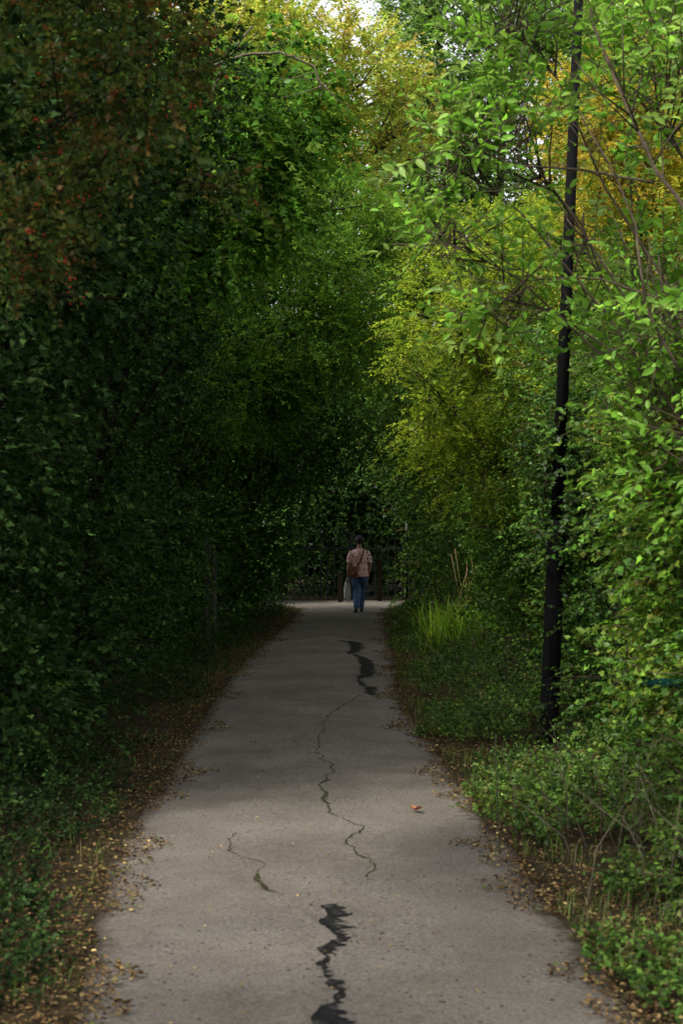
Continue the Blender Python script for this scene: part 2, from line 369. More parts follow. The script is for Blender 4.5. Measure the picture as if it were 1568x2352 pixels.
def ribbon_obj(name, pts, mat, label, jag=.35, lift=.004, fr=30, wander=0, broken=0, crumbs=0, edge=0, step=.025):
    P=[]
    for px,py,w in pts:
        x,y=G(px,py); s=(py-HY)/H; P.append((x,y,w/s))
    Q=[]
    for i in range(len(P)-1):
        a=P[i];b=P[i+1];n=max(3,int(math.hypot(b[0]-a[0],b[1]-a[1])/step))
        for k in range(n):
            t=k/n; x=a[0]+(b[0]-a[0])*t; y=a[1]+(b[1]-a[1])*t
            if wander:
                nv=noise.noise_vector(Vector((x*5,y*5,2)))*wander+noise.noise_vector(Vector((x*17,y*17,5)))*wander*.5; x+=nv.x; y+=nv.y
            Q.append((x,y,a[2]+(b[2]-a[2])*t))
    Q.append(P[-1]); g=Geo(); n=len(Q); prev=False
    for i,(x,y,w) in enumerate(Q):
        i0=max(i-3,0); i1=min(i+3,n-1)
        d=Vector((Q[i1][0]-Q[i0][0],Q[i1][1]-Q[i0][1])).normalized()
        pr=Vector((-d.y,d.x))
        def nz(sd): return (noise.noise(Vector((x*fr,y*fr,sd)))+noise.noise(Vector((x*fr*3,y*fr*3,sd)))*.5)
        nw=nz(1); n2=nz(7)
        e=min(1,i/2,(n-1-i)/2)+.02
        if broken: e*=max(.0,min(1.1,.74+noise.noise(Vector((x*6,y*6,4)))*broken))
        wl=-(w*.5*(1-nw*jag))*e-nw*edge-noise.noise(Vector((x*9,y*9,12)))*edge*1.5; wr=(w*.5*(1+n2*jag))*e+n2*edge+noise.noise(Vector((x*9,y*9,15)))*edge*1.5
        if wr-wl<.003: wr=wl+.003
        for k in range(4):
            q=Vector((x,y))+pr*(wl+(wr-wl)*k/3); g.v.append(Vector((q.x,q.y,path_z(q.x,q.y)+lift)))
        if i and e>.08 and prev:
            b=(i-1)*4
            for k in range(3): g.f.append((b+k,b+k+1,b+k+5,b+k+4))
        prev = e>.08
    for (px,py,w) in pts:
        for q in range(crumbs):
            x,y=G(px+random.gauss(0,w*.5+10),py+random.gauss(0,14)); s=(py-HY)/H; r_=random.uniform(1.0,3.2)/s; c0=len(g.v)
            for k in range(5):
                an=k*1.257; rr_=r_*random.uniform(.6,1.4); g.v.append(Vector((x+math.cos(an)*rr_,y+math.sin(an)*rr_,path_z(x,y)+.0045)))
            g.f.append(tuple(range(c0,c0+5)))
    o=g.build(name, mat, path); o['label']=label; return o
ribbon_obj('tar_patch', [(735,2092,12),(765,2100,44),(762,2130,50),(775,2155,38),(785,2172,24),(765,2192,24),(742,2206,22),(734,2224,15),(748,2250,20),(772,2278,24),(776,2304,18),(752,2328,28),(748,2350,54),(760,2390,70),(765,2500,50)], M_tar, 'nearest black tar repair winding along the crack', jag=.9, crumbs=20, edge=.034, fr=30, step=.007)
ribbon_obj('tar_patch', [(775,1474,8),(808,1478,20),(820,1492,26),(800,1504,10),(832,1512,20),(842,1530,30),(843,1554,30),(822,1563,5),(828,1574,8),(848,1584,26),(852,1600,18)], M_tar, 'far black tar repair before the walker', jag=.8, crumbs=12, edge=.055, fr=12, step=.02)
ribbon_obj('crack', [(700,1742,3),(722,1735,3.5),(765,1765,4),(758,1790,5),(735,1812,7),(748,1845,9),(752,1870,8),(775,1888,5),(832,1908,7),(822,1922,5),(790,1942,5),(815,1965,5),(855,1995,6),(846,2030,4)], M_crack, 'long mossy zigzag crack in the middle of the path', jag=1.2, lift=.003, fr=45, wander=.05, broken=1.0, crumbs=8)
ribbon_obj('crack', [(540,1918,4),(525,1962,5),(560,1975,3),(605,1998,5),(588,2022,12),(612,2052,12),(640,2064,4),(690,2078,6)], M_crack, 'short broken crack left of the path centre', jag=1.2, lift=.003, fr=45, wander=.04, broken=1.0, crumbs=9)
ribbon_obj('crack', [(835,1596,3),(800,1618,3),(765,1640,3),(745,1660,3),(735,1700,3),(722,1735,3)], M_crack, 'fine crack joining the far tar repair', jag=1, lift=.003, fr=45, wander=.05, broken=1.1)

# ------------------------------------------------------------------ fallen leaves, herbs, grass (uncountable)
def flat_leaves(P, size, pal):
    n=len(P); a=rng.uniform(0,6.28,n); D=np.stack([np.cos(a),np.sin(a),rng.normal(0,.15,n)],1)
    U=np.array([0,0,1.])+rng.normal(0,.28,(n,3))
    C=colours(n,pal)*np.exp(rng.normal(0,.35,(n,1)))
    return make_leaves(P,D,U,size*rng.uniform(.5,1.2,n),C,T_curl,rng.uniform(.45,.9,(n,1,1)))
P_lit=[((.145,.09,.042),3),((.20,.14,.06),2),((.07,.045,.025),3),((.27,.21,.09),.6),((.07,.09,.025),.7)]
def litter(side, n):
    y=4+31*rng.uniform(0,1,n)**1.7
    d=np.abs(rng.normal(0,.45,n))-.10+.10*np.sin(y*2.3)+.08*np.sin(y*5.1+1)+.06*np.sin(y*13)
    x=left_edge(y)-d if side<0 else right_edge(y)+d
    return np.stack([x,y,.014+.02*rng.uniform(0,1,n)],1)
for side,lab,nn in ((-1,'band of fallen brown leaves along the left path edge',17000),(1,'band of fallen brown leaves along the right path edge',20000)):
    V,Fc,C=flat_leaves(litter(side,nn),.025,P_lit)
    tag(mesh_np('fallen_leaves',V,Fc,M_dead,None,C),lab,'leaf litter',kind='stuff')
n=700; y=4+30*rng.uniform(0,1,n)**1.6; t=rng.uniform(0,1,n); x=left_edge(y)*(1-t)+right_edge(y)*t
P=np.stack([x,y,.008+.02*np.sin(np.pi*t)],1)
V,Fc,C=flat_leaves(P,.018,[((.28,.20,.08),2),((.12,.075,.04),2),((.24,.20,.08),1)])
tag(mesh_np('scattered_leaves',V,Fc,M_dead,None,C),'small pale leaves scattered thinly over the asphalt','leaf litter',kind='stuff')

def herbs(side,n,pal,name,lab,lo,hi,hgt,size,mat,thr=-.6):
    y=4.2+31*rng.uniform(0,1,n)**1.5; u=rng.uniform(0,1,n); d=lo+(hi-lo)*u**.8+.12*np.sin(y*1.9)
    x=left_edge(y)-d if side<0 else right_edge(y)+d
    h=hgt*(.12+1.1*u)*rng.uniform(.4,1.2,n); P=np.stack([x,y,np.full(n,.01)],1)
    keep=clump(P,2.5,11+side)+.5*clump(P,7,19)>thr+.5*(.5-u); P=P[keep];h=h[keep];u=u[keep]; k=len(P)
    O=P.copy(); O[:,2]+=h*.8*rng.uniform(0,1,k)
    D=unit(np.stack([rng.normal(0,.5,k)-side*.35,rng.normal(0,.5,k)-.2,np.full(k,.8)],1))
    out=np.tile([-side*.6,-.3,.6],(k,1))
    V,Fc,C=spray_leaves(O,D,out,.18,9,size,T_small,.75,pal,.3,cj=.45,upw=.6)
    tag(mesh_np(name,V,Fc,mat,None,C),lab,'undergrowth',kind='stuff')
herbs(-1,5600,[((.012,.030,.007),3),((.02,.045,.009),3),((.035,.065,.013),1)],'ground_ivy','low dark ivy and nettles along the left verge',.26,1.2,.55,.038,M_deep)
herbs(1,9500,[((.055,.125,.015),3),((.10,.175,.022),2),((.03,.07,.012),3),((.13,.10,.03),.7)],'verge_herbs','low green herbs and nettles along the right verge',.12,1.25,.56,.043,M_leaf,-.35)
def blades(P,Hh,lean,pal,w=.007):
    n=len(P); a=rng.uniform(0,6.28,n); d=np.stack([np.cos(a),np.sin(a),0*a],1); s=np.stack([-np.sin(a),np.cos(a),0*a],1)
    w=w*rng.uniform(.6,1.3,(n,1)); Hh=Hh[:,None]; up=np.array([0,0,1.]); le=lean*rng.uniform(.3,1.3,(n,1))
    v=[P-s*w,P+s*w,P+up*Hh*.55+d*Hh*le*.35-s*w*.8,P+up*Hh*.55+d*Hh*le*.35+s*w*.8,P+up*Hh*(.95-.3*le)+d*Hh*le]
    V=np.stack(v,1).reshape(-1,3); b=(np.arange(n)*5)[:,None,None]
    Fc=(np.array([[0,1,3],[0,3,2],[2,3,4]])[None]+b).reshape(-1,3)
    C=np.repeat(colours(n,pal)*np.exp(rng.normal(0,.25,(n,1))),5,axis=0)
    return V,Fc,C
P_gr=[((.07,.12,.018),3),((.12,.14,.03),1),((.16,.13,.06),.8)]
n=8000; y=4.2+30*rng.uniform(0,1,n)**1.5; sd=rng.choice([-1,1],n,p=[.22,.78]); d=.06+np.abs(rng.normal(0,.45,n))
x=np.where(sd<0,left_edge(y)-d,right_edge(y)+d)
P=np.stack([x,y,0*x],1); k=clump(P,3,5)>-.2; P=P[k]
V,Fc,C=blades(P,rng.uniform(.04,.18,len(P)),.6,P_gr,.003)
tag(mesh_np('verge_grass',V,Fc,M_leaf,None,C),'thin short grass growing on both verges','grass',kind='stuff')
M_straw=noise_mat('dry_straw',[(.3,(.16,.11,.05)),(.7,(.28,.21,.10))],20,4,.9)
def clump_grass(px,py,n,h,lab,r=.22):
    gx,gy=G(px,py); root=empty('grass_clump',(gx,gy,0),lab,'grass clump')
    P=np.stack([gx+rng.normal(0,r,n),gy+rng.normal(0,r,n),np.zeros(n)],1)
    V,Fc,C=blades(P,h*rng.uniform(.5,1.1,n),.85,[((.20,.36,.03),3),((.34,.42,.06),1)],.013)
    mesh_np('blades',V,Fc,M_thin,root,C,loc=(gx,gy,0))
    g=Geo()
    for i in range(7):
        x0=gx+random.gauss(0,r*.8); y0=gy+random.gauss(0,r*.8); hh=h*random.uniform(1.1,1.6); lx_=random.uniform(-.2,.3)
        g.tube([(x0,y0,0),(x0+lx_*.3,y0,hh*.6),(x0+lx_,y0,hh)],[.003,.0025,.006],4)
    g.build('seed_stems',M_straw,root,loc=(gx,gy,0))
clump_grass(1060,1500,320,1.05,'tall arching grass clump on right verge before the dark lamp column',.26)
clump_grass(1000,1460,140,.7,'smaller grass clump further along the right verge',.2)

# ------------------------------------------------------------------ left hedge trees
lab_left=['nearest','second','third','fourth','fifth','sixth','seventh','eighth','ninth','farthest']
Ys=[2.4,6.6,9.8,12.8,16.2,20,24,27.8,31.2,38.2]  # gap before the last tree lets sun onto the path end
for i,Y in enumerate(Ys):
    far=max(0,(Y-22)/16); sx=.55*far; ry=2.1 if Y<30 else 1.6
    R=random.Random(39+i); j=lambda a: R.uniform(-a,a)
    if Y==6.6: lobes=[(-3.2,6.6,.5,1.1,2.1,.7),(-3.4,6.6,1.1,1.2,2.0,.8),(-3.2,8.4,3.8,1.4,1.0,1.2)]  # crown kept low and set back so a band of sun reaches the path
    elif Y<5: lobes=[(-3.3,2.4,.8,1.2,2.0,.9),(-3.2,2.4,2.2,1.3,2.0,1.2),(-3.1,2.6,4.0,1.5,1.9,1.3),(-3.0,2.6,5.6,1.5,1.9,1.2)]  # out-of-view tree added to block sun from the nearest path
    else: lobes=[(-3.1+sx,Y+j(.3),.55,1.2,ry,.9),(-3.2+sx+j(.15),Y+j(.3),2.0,1.35,ry,1.25),(-3.0+sx+j(.2),Y+j(.3),3.9,1.5,ry,1.3)]
    if Y>8: lobes+=[(-2.6+sx+j(.2),Y+j(.3),5.7,1.7,ry,1.3),(-3.9,Y+j(.3),7.2,1.8,ry,1.3)]
    if Y>22: lobes+=[(-1.3+far*.6,Y+j(.3),4.7+j(.2),1.2,ry,1.0)]
    if Y>26: lobes+=[(-1.5+far*.5,Y+j(.3),3.3,.9,ry,.8)]
    if Y>30: lobes+=[(-.2,Y+.5,4.4,1.3,1.8,1.2),(-2.0,Y,1.6,.9,ry,1.2)]
    nn=int(700 if Y<8 else 2600 if Y<22 else 2000)
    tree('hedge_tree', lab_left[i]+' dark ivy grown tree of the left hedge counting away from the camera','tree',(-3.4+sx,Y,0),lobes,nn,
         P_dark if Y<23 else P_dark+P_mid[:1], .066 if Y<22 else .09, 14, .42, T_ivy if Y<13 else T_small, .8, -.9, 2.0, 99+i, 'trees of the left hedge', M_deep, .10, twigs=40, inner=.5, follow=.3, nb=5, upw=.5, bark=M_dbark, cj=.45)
for i,Y in enumerate([11,17.5,24,30,38.5]):
    R=random.Random(i+70)
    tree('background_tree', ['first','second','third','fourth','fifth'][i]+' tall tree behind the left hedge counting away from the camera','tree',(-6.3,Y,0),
      [(-6.2,Y,2.5,1.7,3.4,2.6),(-6.0,Y,6.0,1.9,3.2,2.3)]+([(-5.6+R.uniform(-.3,.3),Y,8.3,1.9,3.2,1.7)] if i!=3 else []),800,P_dark+P_mid[:1],.17,12,.7,T_small,.8,-1.0,1.2,170+i,'tall trees behind the left hedge',M_ivy,.18,inner=.5,upw=.5,bark=M_dbark)  # fourth crown left without its top lobe so sun reaches the path end

# ------------------------------------------------------------------ right hedge shrubs
Ys=[7.5,10.4,13.9,17.4,21.2,25.4,29.8,34.4]
for i,Y in enumerate(Ys):
    far=max(0,(Y-20)/14); sx=-.6*far; R=random.Random(60+i); j=lambda a:R.uniform(-a,a)
    lobes=[(3.1+sx,Y+j(.3),.6,1.15,2.0,.9),(3.2+sx+j(.15),Y+j(.4),2.0,1.25,2.0,1.15)]
    if i>0: lobes+=[(3.4+sx+j(.2),Y+j(.4),3.5,1.35,2.0,1.2)]
    if Y>24: lobes+=[(2.1+sx*.5,Y+j(.4),4.6,1.2,2.0,1.1)]
    if Y>26: lobes+=[(2.1+sx*.3,Y+j(.4),3.2,.9,2.0,.9)]
    if Y>29: lobes+=[(1.1,Y+j(.4),4.5,1.2,1.8,1.1)]
    nn=2000 if Y<22 else 1600
    tree('hedge_shrub', ['nearest','second','third','fourth','fifth','sixth','seventh','farthest'][i]+' ivy covered shrub of the right hedge counting away from the camera','shrub',(3.2+sx,Y,0),lobes,nn,
        P_ivy+([((.14,.21,.014),1),((.14,.06,.025),.4)] if i%2 else [((.13,.09,.03),.3)]), .062 if Y<20 else .085, 14,.4,T_ivy if Y<13 else T_small,.8,-.55,2.3,200+i,'shrubs of the right hedge',M_ivy if i%2 else M_leaf,.06,twigs=160,inner=.4,follow=.3,nb=6,isize=1.5,upw=.55,cj=.4)
for i,Y in enumerate([12,18.5,25,32,39]):
    tree('background_tree', ['first','second','third','fourth','fifth'][i]+' tree behind the right hedge counting away from the camera','tree',(6.4,Y,0),
      [(6.2,Y,2.5,1.8,3.4,2.6),(6.3,Y,5.6,1.9,3.3,2.0)]+([(6.5,Y,8.2,1.9,3.0,1.8)] if i>0 else []),800,P_mid+P_yg[:1],.16,12,.7,T_small,.75,-.8,1.2,270+i,'trees behind the right hedge',None,.16,inner=.5)

# ------------------------------------------------------------------ feature trees
tree('ivy_clad_tree','ivy clad tree leaning over the path at upper left with glossy green leaves','tree',(-2.9,15.6,0),
   [(-1.35,15.6,6.1,.8,1.2,.85),(-.75,15.4,6.6,.75,1.1,.65),(-.9,15.8,5.5,.75,1.1,.6),(-2.0,15.6,6.6,1.0,1.3,.6),(-.25,15.6,6.0,.4,.8,.5),(-1.5,15.6,4.9,.7,1.0,.4)],1900,
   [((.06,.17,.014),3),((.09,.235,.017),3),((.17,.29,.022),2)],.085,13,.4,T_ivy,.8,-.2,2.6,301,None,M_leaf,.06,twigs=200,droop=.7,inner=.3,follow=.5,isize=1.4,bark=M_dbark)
tree('ash_tree','ash tree with fine drooping leaflets spreading over the path in the left middle','tree',(-3.0,23,0),
   [(-1.2,23,6.4,1.2,1.8,.7),(-.2,23.4,5.9,1.1,1.6,.7),(.3,23.6,4.9,.7,1.3,.6),(-.9,23.2,5.1,1.2,1.6,.6),(-1.5,23,4.1,.8,1.4,.6),(-.3,24,7.1,1.1,1.6,.6),(.6,23.8,6.6,.6,1.2,.5)],3200,
   [((.085,.195,.012),3),((.14,.25,.013),2),((.05,.135,.011),3)],.08,20,.5,T_small,.42,-.35,2.2,302,None,M_thin,.05,twigs=400,paired=True,droop=.35,inner=.2,nb=12,follow=.4,isize=1.4,bark=M_dbark)
tree('maple_tree','pale yellow green tree arching across the top of the view','tree',(-3.4,27.5,0),
   [(-2.6,27.5,10.9,1.7,1.8,1.0),(-1.0,27.8,11.3,1.4,1.7,1.0),(.3,28,10.9,1.2,1.5,.8),(-3.3,27,9.2,1.5,1.8,1.0),(-1.6,28,9.3,1.4,1.7,.9),(-.1,28.5,9.2,1.0,1.4,.9),(.5,28.5,7.8,.8,1.3,.8),(-2.8,27.5,12.6,1.7,1.8,.8),(1.3,28.3,10.2,.7,1.2,.6)],3300,
   [((.30,.37,.03),3),((.42,.41,.05),2),((.18,.31,.02),2),((.52,.34,.08),.8)],.11,13,.5,T_small,.7,-.25,2.0,303,None,M_thin,.12,twigs=300,inner=.15,nb=16,follow=.5,isize=1.3)
tree('yellow_ash_tree','yellow green ash tree standing behind the lamp column','tree',(3.2,19.5,0),
   [(2.4,19.5,5.3,1.1,1.5,.9),(1.5,19.2,4.6,.8,1.3,.8),(1.35,19.2,3.6,.75,1.3,.7),(2.6,19,4.0,1.0,1.3,.9),(3.6,19.5,5.6,1.0,1.4,1.0),(2.0,19.5,2.8,.8,1.3,.6)],3000,
   P_yg+[((.25,.33,.012),4)],.078,20,.48,T_small,.44,-.3,2.6,304,None,M_thin,.07,twigs=400,paired=True,droop=.3,inner=.15,nb=14,follow=.5,isize=1.4)
tree('golden_tree','golden yellow leaved tree at the upper right behind the lamp column','tree',(4.6,17,0),
   [(3.3,17,6.3,.9,1.3,.8),(4.2,17,6.9,1.1,1.4,1.0),(3.6,17,5.3,1.0,1.3,.7),(2.9,17.2,7.0,.45,.9,.4)],2000,
   P_yel+P_yg[:1]+[((.46,.29,.02),3)],.075,18,.45,T_small,.42,-.3,2.6,305,None,M_thin,.07,twigs=300,paired=True,inner=.2,nb=12,isize=1.4)
tree('tall_green_tree','tall small leaved tree far beyond the lamp column with sky showing through','tree',(5.2,52,0),
   [(2.6,52,14.5,1.7,2,1.8),(4.6,52,16.2,2.0,2,2.2),(3.0,52,18.6,1.9,2,1.9),(6.2,53,18.8,2.3,2,2.2),(7.2,53,14.6,2.3,2,2.4),(4.2,52,12.2,2.2,2,2.0),(6.6,52,21.3,2.2,2,1.6),(9.5,53,17.5,2.4,2,3.0),(3.2,52,21.6,1.6,2,1.3),(5,52,9,3,2,2.5),(10.5,53,21.5,2.6,2,2),(2.2,53,16.6,1.3,2,1.3)],7400,
   P_top,.18,14,.75,T_small,.75,-.4,1.25,306,None,None,.28,twigs=200,inner=.25,nb=16,isize=1.4)
tree('pale_tree','pale green tree crown filling the gap above the end of the path','tree',(.4,47,0),
   [(.2,47,12.2,1.7,2,1.7),(1.2,47,9.8,1.5,2,1.6),(-1.2,47,9.2,1.9,2,1.9),(.2,47,7.4,1.9,2,1.6),(2.7,47,7.5,1.6,2,1.9),(-2.4,47,12.5,1.9,2,2.0),(-2,47,6.6,1.6,2,1.8),(2.6,47,11.2,1.4,2,1.6),(-.6,47,14.8,1.5,2,1.3),(1.2,47,5.6,1.8,2,1.3)],4800,
   P_mid+P_yg,.165,13,.7,T_small,.7,-.65,1.3,307,None,None,.2,twigs=150,inner=.35,nb=10,isize=1.4,upw=.5)
tree('broad_tree','broad green tree far off at the upper left','tree',(-7.5,44,0),
   [(-6.5,44,12,3,3,2.6),(-4.2,45,15.4,2.4,2.5,2),(-8,44,16,3,3,2.6),(-2.6,45,17.2,1.8,2.5,1.3),(-9,44,9,3,3,3)],2400,P_yg,.2,12,.8,T_small,.75,-.6,1.1,308,None,None,.3,inner=.3)
tree('light_green_tree','light green tree rising at the far upper right','tree',(9.5,38,0),
   [(8.0,38,12.5,2.2,2.5,2.4),(8.8,38,9,2.4,2.5,2.4),(6.4,38,9.2,1.6,2.2,1.8),(9,38,15.5,2.6,2.5,2)],2600,P_top+P_yg,.17,12,.7,T_small,.75,-.4,1.3,309,None,None,.25,twigs=100,inner=.25)
for i,(x,y) in enumerate([(-3.2,44),(0.3,43.6),(3.6,44.5)]):
    tree('thicket_shrub',['left','middle','right'][i]+' dark shrub of the thicket behind the end fence','shrub',(x,y,0),[(x,y,1.0,2.0,1.2,1.1),(x,y,2.8,2.0,1.2,1.5),(x,y,4.8,1.9,1.2,1.2)],2200,P_dark+([((.06,.13,.014),1.5)] if i!=1 else [((.045,.10,.012),1)]),.12,12,.5,T_small,.8,-1.0,1.6,330+i,'thicket behind the end fence',M_deep,.06,inner=.6,upw=.3,bark=M_dbark)
k=6500; Oc=np.stack([rng.uniform(-26,26,k),rng.uniform(58,64,k),10.5*rng.uniform(0,1,k)**.95-.3],1); dd=unit(np.stack([rng.normal(0,.9,k),-.4*np.ones(k),rng.normal(.3,.7,k)],1))
oo=np.tile([0,-1.6,.3],(k,1))
V,Fc,C=spray_leaves(Oc,dd,oo,1.1,12,.36,T_small,.9,P_dark,.2,upw=.1)
tag(mesh_np('distant_wood',V,Fc,M_deep,None,C),'dark mass of woodland far beyond the end fence','wood',kind='stuff')

# near hawthorn, upper left
tree('hawthorn','near dark hawthorn with small clusters of red berries hanging in at upper left','tree',(-3.3,5.6,0),
   [(-1.5,5.9,3.9,.5,.8,.40),(-1.0,6.1,3.8,.42,.6,.25),(-1.6,6.0,3.25,.45,.7,.35),(-.95,6.2,3.42,.38,.5,.18),(-.58,6.3,3.36,.22,.4,.06),(-1.25,6.1,3.05,.26,.5,.14),(-1.7,5.6,4.5,.9,1.1,.5),(-1.05,5.8,4.3,.42,.9,.2)],2100,
   P_haw,.032,15,.2,T_ivy,.9,-.05,4.5,310,None,M_leaf,.04,twigs=500,inner=.3,berries=560,twig_r=.0014,nb=8,limbs=False,follow=0,isize=1.3,thin=.35,bark=M_dbark,cj=.4)
# near bright sallow, right
tree('sallow','near bright green sallow spreading slender branches across the upper right','tree',(2.45,8.4,0),
   [(1.85,8.4,4.3,.36,.8,.6),(.95,8.3,4.05,.28,.6,.40),(.62,8.3,3.95,.22,.5,.16),(1.85,8.2,3.2,.36,.8,.5),(.95,8.3,3.15,.25,.5,.22),(2.0,8.3,2.4,.36,.8,.5),(.62,8.2,3.45,.18,.4,.10),(2.1,8.6,5.0,.5,.9,.5),(1.0,8.4,4.75,.26,.6,.25),(1.42,8.4,3.6,.25,.5,.6)],680,
   P_bright,.094,11,.38,T_big,.5,-.3,3.2,311,None,None,.022,twigs=680,inner=0,updir=.6,nb=10,droop=.12,twig_r=.0028,rlo=.35,spread=.7,follow=.3,upw=.5)
tree('trailing_ivy_shrub','near leafy shrub with yellow tinged ivy at the right edge below the sallow','shrub',(2.6,9,0),
   [(2.25,8.6,1.9,.45,.8,.6),(2.35,8.9,1.1,.45,.9,.6),(2.2,9.4,2.4,.4,.7,.4)],1100,P_red+P_bright[:1]+P_ivy,.062,12,.33,T_ivy,.8,-.4,3,312,None,None,.04,twigs=260,inner=.4,follow=.3,isize=1.4,upw=.6,cj=.35)
tree('bramble','tangled bramble bush in the hedge beside the lamp column','bush',(2.5,12.4,0),
   [(2.3,12.2,.5,.32,.6,.45),(2.3,12.4,1.2,.38,.6,.5),(1.93,12.5,2.5,.24,.3,.5),(2.15,12.6,2.1,.35,.5,.5),(1.98,12.4,1.7,.18,.3,.35)],950,P_ivy+P_dark,.055,11,.3,T_ivy,.8,-.5,3,314,None,M_ivy,.02,twigs=300,inner=.3,follow=.2,limbs=False,isize=1.4,upw=.6)
tree('bramble','low leafy bramble at the right edge close to the camera','bush',(2.1,6.6,0),
   [(1.85,6.5,.18,.34,.7,.22),(1.95,7.3,.4,.34,.6,.36)],450,[((.06,.125,.016),3),((.10,.17,.02),2),((.035,.075,.013),2),((.14,.10,.03),.5)],.045,11,.24,T_ivy,.8,-.1,3,315,None,None,.012,twigs=260,inner=.1,limbs=False,follow=.2,isize=1.2)

# ------------------------------------------------------------------ bare arching boughs & dead stems
def bough(name,label,cat,pts,r0,r1,subs,seed,mat=M_twig):
    R=random.Random(seed); g=Geo(); P=[Vector(p) for p in pts]
    Q=[]
    for i in range(len(P)-1):
        for k in range(4): Q.append(P[i].lerp(P[i+1],k/4)+Vector((R.uniform(-1,1),R.uniform(-1,1),R.uniform(-1,1)))*r0*.5)
    Q.append(P[-1]); n=len(Q); g.tube(Q,[r0+(r1-r0)*i/(n-1) for i in range(n)],6)
    for s in range(subs):
        i=R.randrange(2,n-1); d=(Q[i]-Q[i-1]).normalized()+Vector((R.uniform(-1,1),R.uniform(-1,1),R.uniform(-.8,1))); d.normalize(); L=R.uniform(.25,.7)
        a=Q[i]; g.tube([a,a+d*L*.5+Vector((0,0,R.uniform(-.05,.05))),a+d*L],[r1*.9,r1*.6,r1*.3],4)
    b=P[0]; o=g.build(name,mat,None,loc=b); return tag(o,label,cat)
bough('bare_bough','long pale bare bough arching over the upper left canopy','branch',[W(330,260,14.3),W(430,170,14.2),W(560,125,14.1),W(640,120,14.1),W(720,150,14.0),W(745,215,14.0)],.020,.007,10,1,M_pale)
bough('bare_bough','short dark bough leaning left in the ivy clad crown','branch',[W(490,220,14.3),W(510,150,14.3),W(580,60,14.3)],.020,.010,4,2,M_pale)
bough('bare_bough','thin dark bough stretching right over the path in the middle of the view','branch',[W(440,590,19.5),W(560,555,19.5),W(680,500,19.3),W(780,480,19.2),W(850,470,19.1)],.024,.008,9,3,M_dbark)
bough('bare_bough','dark bough sloping across the right edge of the view','branch',[W(1600,520,7.7),W(1500,380,7.8),W(1430,230,7.9),W(1360,60,8),W(1340,-60,8)],.013,.007,12,4)
bough('bare_bough','slender bough curving through the sallow leaves beside the lamp column','branch',[W(1560,860,7.6),W(1480,700,7.6),W(1460,520,7.7),W(1400,380,7.7),W(1330,260,7.8)],.009,.004,12,5)
bough('bare_bough','long slender bough reaching left from the sallow towards the path','branch',[W(1500,420,7.9),W(1330,390,8.0),W(1180,380,8.0),W(1060,330,8.0),W(960,290,8.0)],.008,.003,10,6)
bough('bare_bough','low slender bough reaching left in the sallow above the yellow ash','branch',[W(1560,700,7.9),W(1380,640,8.0),W(1230,640,8.0),W(1090,560,8.0)],.007,.003,10,7)
def stems(px,py,n,h,lab,seed):
    R=random.Random(seed); gx,gy=G(px,py); g=Geo()
    for i in range(n):
        x0=gx+R.gauss(0,.25); y0=gy+R.gauss(0,.3); hh=h*R.uniform(.5,1.1); a=R.uniform(-.7,.5)
        g.tube([(x0,y0,0),(x0+a*hh*.3,y0+R.uniform(-.1,.1),hh*.6),(x0+a*hh,y0+R.uniform(-.2,.2),hh*.95)],[.0035,.0028,.0015],4)
    tag(g.build('dry_stems',M_pale,None,loc=(gx,gy,0)),lab,'dead stems')
stems(1440,1960,30,.75,'reddish brown dead stems standing in the right verge near the camera',1)
stems(1180,1620,18,.9,'dead stems in the right verge left of the lamp column foot',2)
stems(1540,2080,16,.6,'dead stems at the right edge of the view by the nearest herbs',3)

# ------------------------------------------------------------------ lamp column
lx0,ly0=G(1258,1700)
lamp=empty('lamp_column',(lx0,ly0,0),'tall black steel lamp column leaning slightly in the right hedge','lamp post')
ln=Vector((.041,0,1))
def lp(z): return Vector((lx0,ly0,0))+ln*z
g=Geo(); g.tube([lp(0),lp(.03),lp(.04),lp(1.7),lp(1.9)],[.10,.10,.082,.078,.057],20); g.build('base',M_post,lamp,loc=lamp.location)
g=Geo(); g.tube([lp(1.88),lp(4),lp(7.4)],[.056,.050,.037],18); g.build('shaft',M_post,lamp,loc=lamp.location)
g=Geo(); g.box(lp(.75)+Vector((0,-.081,0)),(.075,.012,.42)); g.build('access_door',M_post,lamp,loc=lamp.location,bevel=.004)
g=Geo(); g.tube([lp(7.38),lp(7.6)+Vector((-.15,0,0)),lp(7.65)+Vector((-.5,0,0))],[.03,.026,.024],10); g.build('bracket',M_post,lamp,loc=lamp.location)
g=Geo(); g.tube([lp(7.65)+Vector((-.45,0,0)),lp(7.66)+Vector((-.6,0,0)),lp(7.66)+Vector((-.9,0,0)),lp(7.65)+Vector((-1.0,0,0))],[(.03,.04),(.06,.1),(.06,.11),(.02,.05)],12); g.build('lamp_head',M_post,lamp,loc=lamp.location)

# ------------------------------------------------------------------ left fence posts
for i,(px,Y,hh) in enumerate([(477,21.6,1.7),(494,22.9,1.5)]):
    x=(px-CX)/F*Y
    r=empty('fence_post',(x,Y,0),['nearer','farther'][i]+' of the two slim grey concrete posts in the left hedge','fence post','concrete posts in the left hedge')
    g=Geo(); g.box((x,Y,hh/2),(.06,.07,hh)); g.build('shaft',M_conc,r,loc=r.location,bevel=.008,smooth=False)
    g=Geo(); g.tube([(x,Y,hh),(x,Y,hh+.04)],[.04,.015],4); g.build('cap',M_conc,r,loc=r.location,smooth=False)

